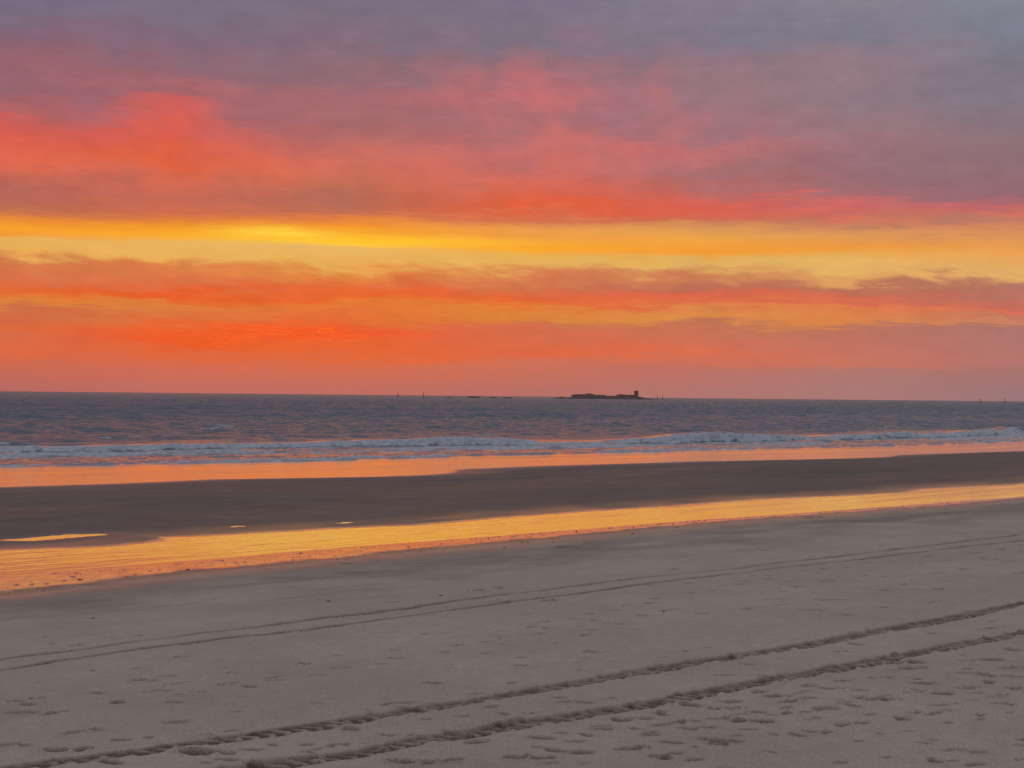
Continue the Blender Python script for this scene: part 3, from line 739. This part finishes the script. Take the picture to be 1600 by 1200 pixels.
ISLE_D = 3200.0
def isle_x(crop):                               # metres along the islet from its middle
    return (840 + crop * .15 - 950) / 2400.0 * ISLE_D
def build_islet():
    c = at(950, ISLE_D)
    prof = [(c_, h * .2) for c_, h in ((150, 0), (185, 6), (225, 14), (240, 19), (265, 19), (280, 12), (340, 13), (380, 18), (520, 20), (700, 20), (850, 22), (1000, 30), (1050, 30), (1080, 22), (1120, 14), (1170, 7), (1230, 3), (1290, 1))]
    x0, x1 = isle_x(150), isle_x(1290)
    L = x1 - x0
    ob = rock_ridge("rocky_islet", L, 60, [((isle_x(a) - x0) / L, h * 1.25 + .35) for a, h in prof], M_ROCK, 3.0)
    ob.location = (c.x + (x0 + x1) / 2, c.y, 0)
    ob["kind"] = "structure"
    # the fort
    root = empty("island_castle", (c.x, c.y, 1.0), label="ruined stone castle with square watchtower on the rocky islet", cat="castle")
    r = random.Random(4)
    def pts(seq, y):
        out = []
        for (a, h), (a2, h2) in zip(seq, seq[1:]):
            n = max(1, int(abs(a2 - a) / 12))
            for i in range(n):
                t = i / n
                out.append((isle_x(a + (a2 - a) * t), y, (h + (h2 - h) * t) * .2 - 1.0 + r.uniform(-.22, .22)))
        out.append((isle_x(seq[-1][0]), y, seq[-1][1] * .2 - 1.0))
        return out
    bm = bmesh.new(); wall_run(bm, pts([(352, 40), (360, 47), (372, 50), (490, 50), (505, 53)], -9), 5, 0)
    mesh_ob("bastion_wall", bm, M_STONE, root)
    bm = bmesh.new(); wall_run(bm, pts([(495, 50), (508, 57), (522, 59), (548, 59), (560, 57), (578, 51), (600, 46)], -4), 14, 0)
    mesh_ob("barrack_block", bm, M_STONE, root)
    bm = bmesh.new(); wall_run(bm, pts([(585, 44), (628, 43), (640, 47), (690, 47), (702, 43), (735, 37), (812, 36), (830, 44)], -8), 4, 0)
    mesh_ob("breached_wall", bm, M_STONE, root)
    bm = bmesh.new(); wall_run(bm, pts([(812, 40), (838, 50), (858, 54), (885, 54), (905, 51), (1002, 50)], -6), 9, 0)
    mesh_ob("keep_wall", bm, M_STONE, root)
    bm = bmesh.new(); wall_run(bm, pts([(372, 34), (600, 36), (830, 34), (1000, 40)], 16), 4, 0)
    mesh_ob("rear_wall", bm, M_STONE, root)
    for a in (400, 440, 475, 870, 915, 960):
        bm = bmesh.new()
        x = isle_x(a)
        y = -11.6 if a < 500 else -10.6
        prism(bm, [(x - .7, y), (x + .7, y), (x + .7, y + .3), (x - .7, y + .3)], 4.6, 6.4)
        mesh_ob("embrasure", bm, M_DARK, root)
    # the tower
    tx = isle_x(1027)
    bm = bmesh.new()
    sq = lambda s: [(tx - s, -4 - s), (tx + s, -4 - s), (tx + s, -4 + s), (tx - s, -4 + s)]
    prism(bm, sq(4.5), 1.0, 6.0, .93); prism(bm, sq(4.15), 6.0, 14.2, .98)
    tower = mesh_ob("tower", bm, M_STONE, root)
    bm = bmesh.new()
    prism(bm, sq(4.10), 14.2, 15.0, 1.05); prism(bm, sq(4.30), 15.0, 17.2, .99)
    mesh_ob("parapet", bm, M_STONE, tower)
    for zz in (7.5, 11.2):
        bm = bmesh.new()
        prism(bm, [(tx - .5, -8.3), (tx + .5, -8.3), (tx + .5, -8.0), (tx - .5, -8.0)], zz, zz + 1.7)
        mesh_ob("window", bm, M_DARK, tower)
    bm = bmesh.new()
    prism(bm, circle(.9, 8, tx, -4), 17.2, 18.2, .9); prism(bm, circle(.85, 8, tx, -4), 18.2, 18.9, .1)
    mesh_ob("lantern", bm, M_STEEL, tower)
build_islet()

# low reef rocks left of the islet and one at the right edge
for px, length, h, lab in ((702, 18, 2.4, "smallest leftmost low rock of the reef between beacons and islet"),
                           (740, 36, 4.6, "longest and highest dark reef rock awash left of the islet"),
                           (771, 20, 3.6, "short humped reef rock just right of the longest reef rock"),
                           (794, 25, 2.7, "flat reef rock nearest to the castle islet")):
    c = at(px, 3150)
    o = rock_ridge("reef_rock", length, 14, [(0, .2), (.15, h * .6), (.4, h), (.55, h * .8), (.7, h * .95), (.88, h * .5), (1, .2)], M_ROCK, px * .1,
                   label=lab, category="rock", group="reef rocks off the islet")
    o.location = c
c = at(1603, 1900)
o = rock_ridge("reef_rock", 26, 10, [(0, .4), (.2, 1.2), (.5, 1.9), (.8, 1.4), (1, .4)], M_ROCK, 51.0,
               label="low dark rock awash at the right edge below the horizon", category="rock", group="reef rocks off the islet")
o.location = c

# channel beacons standing in the sea
def make_beacon():
    root = bpy.data.objects.new("channel_beacon", None)
    scene.collection.objects.link(root)
    bm = bmesh.new(); prism(bm, circle(1.15, 10), -2.5, 2.2, .9); mesh_ob("pile", bm, M_STONE, root)
    bm = bmesh.new(); prism(bm, circle(1.3, 10), 2.2, 2.7, 1.0); mesh_ob("platform", bm, M_STEEL, root)
    bm = bmesh.new(); prism(bm, circle(.55, 8), 2.7, 8.2, .75); mesh_ob("pole", bm, M_STEEL, root)
    bm = bmesh.new(); prism(bm, circle(.85, 8), 8.2, 9.6, .6); mesh_ob("topmark", bm, M_STEEL, root)
    return root
def copy_tree(o, parent=None):
    c_ = o.copy(); scene.collection.objects.link(c_); c_.parent = parent
    for ch in o.children:
        copy_tree(ch, c_)
    return c_
proto = make_beacon()
BE = [(622, 3000, 1.05, "left beacon post of the pair left of the reef"),
      (662, 3000, 1.10, "right beacon post of the pair left of the reef"),
      (1027.5, 3050, .92, "beacon post nearest the castle tower on the islet's right"),
      (1035.5, 3050, .92, "beacon post just right of the one beside the islet"),
      (1532.5, 3000, .95, "left beacon post of the pair near the right edge"),
      (1570, 3000, 1.05, "rightmost beacon post on the horizon")]
for i, (px, d, sc, lab) in enumerate(BE):
    o = proto if i == 0 else copy_tree(proto)
    o.location = at(px, d); o.scale = (sc, sc, sc)
    o["label"] = lab; o["category"] = "beacon"; o["group"] = "channel beacons on the horizon"

# seaweed scraps on the sand
SCRAPS = [(29.89, 30.78), (30.51, 30.41), (28.49, 30.26), (32.46, 32.87), (26.83, 32.31), (34.08, 30.62), (19.39, 22.36), (16.52, 31.24), (19.33, 31.34), (17.5, 23.42), (39.92, 32.93), (43.09, 30.66), (49.61, 32.23), (13.18, 24.44)]
def weed_mesh(k):
    r = random.Random(100 + k)
    bm = bmesh.new()
    for s in range(9):
        a = r.uniform(0, 6.28); L = r.uniform(.5, 1.0); w = r.uniform(.10, .2); hgt = r.uniform(.15, .5)
        px_, py_ = r.uniform(-.3, .3), r.uniform(-.3, .3)
        prev = None
        for t in (0, .33, .66, 1):
            aa = a + t * r.uniform(-.8, .8)
            x = px_ + math.cos(aa) * L * t; y = py_ + math.sin(aa) * L * t
            zz = hgt * math.sin(math.pi * min(1, t + .15)) * (1 - .5 * t)
            nx, ny = -math.sin(aa) * w * (1 - .7 * t), math.cos(aa) * w * (1 - .7 * t)
            q = [bm.verts.new((x + nx, y + ny, zz)), bm.verts.new((x, y, zz + .12)), bm.verts.new((x - nx, y - ny, zz)), bm.verts.new((x, y, max(-.05, zz - .12)))]
            if prev:
                for i in range(4):
                    bm.faces.new((prev[i], prev[(i + 1) % 4], q[(i + 1) % 4], q[i]))
            else:
                bm.faces.new(q)
            prev = q
        bm.faces.new(prev[::-1])
    me = bpy.data.meshes.new("seaweed_scrap")
    bm.normal_update(); bm.to_mesh(me); bm.free()
    me.materials.append(M_WEED)
    return me
OPEN = {13.18: "seaweed scrap on smooth sand below the channel, leftmost of the lone scraps",
        19.39: "seaweed scrap on bare sand just seaward of the far wheel tracks near mid picture",
        17.5: "seaweed scrap on bare sand left of centre between channel and far wheel tracks"}
WM = [weed_mesh(k) for k in range(5)]
SZ = ground_z([q[0] for q in SCRAPS], [q[1] for q in SCRAPS])
for i, (v, u) in enumerate(SCRAPS):
    o = bpy.data.objects.new("seaweed_scrap", WM[i % 5])
    x, y = to_xy(v, u)
    s = random.uniform(.04, .075)
    o.location = (x, y, float(SZ[i]) - .005); o.scale = (s, s, s * .8); o.rotation_euler.z = random.uniform(0, 6.28)
    if u > 28:
        lab, grp = "small dark seaweed scrap lying along the near edge of the channel", "seaweed scraps by the channel"
    else:
        lab, grp = OPEN[round(v, 2)], "seaweed scraps on the open sand"
    link(o, None, lab, "seaweed", grp)

# shell grit on the wet margin
bm = bmesh.new()
r = random.Random(12)
GV = np.array([r.uniform(12, 62) for k in range(420)])
GU = E1D(GV) - .6 + (E1W(GV) - E1D(GV) + .3) * np.array([r.random() for k in range(420)])
GZ = ground_z(GV, GU)
for k in range(420):
    v, u, z = float(GV[k]), float(GU[k]), float(GZ[k])
    x, y = to_xy(v, u)
    s = r.uniform(.008, .022) * (1.6 if r.random() < .1 else 1)
    ring = [bm.verts.new((x + s * math.cos(a + k) * r.uniform(.7, 1.6), y + s * math.sin(a + k) * r.uniform(.7, 1.3), z - .004)) for a in (0, 1.26, 2.51, 3.77, 5.03)]
    top = bm.verts.new((x, y, z + s * r.uniform(.5, 1.0)))
    for i in range(5):
        bm.faces.new((ring[i], ring[(i + 1) % 5], top))
mesh_ob("shell_grit", bm, M_SHELL, None, label="dark shell grit strewn along the wet margin of the channel", cat="shell grit")["kind"] = "stuff"
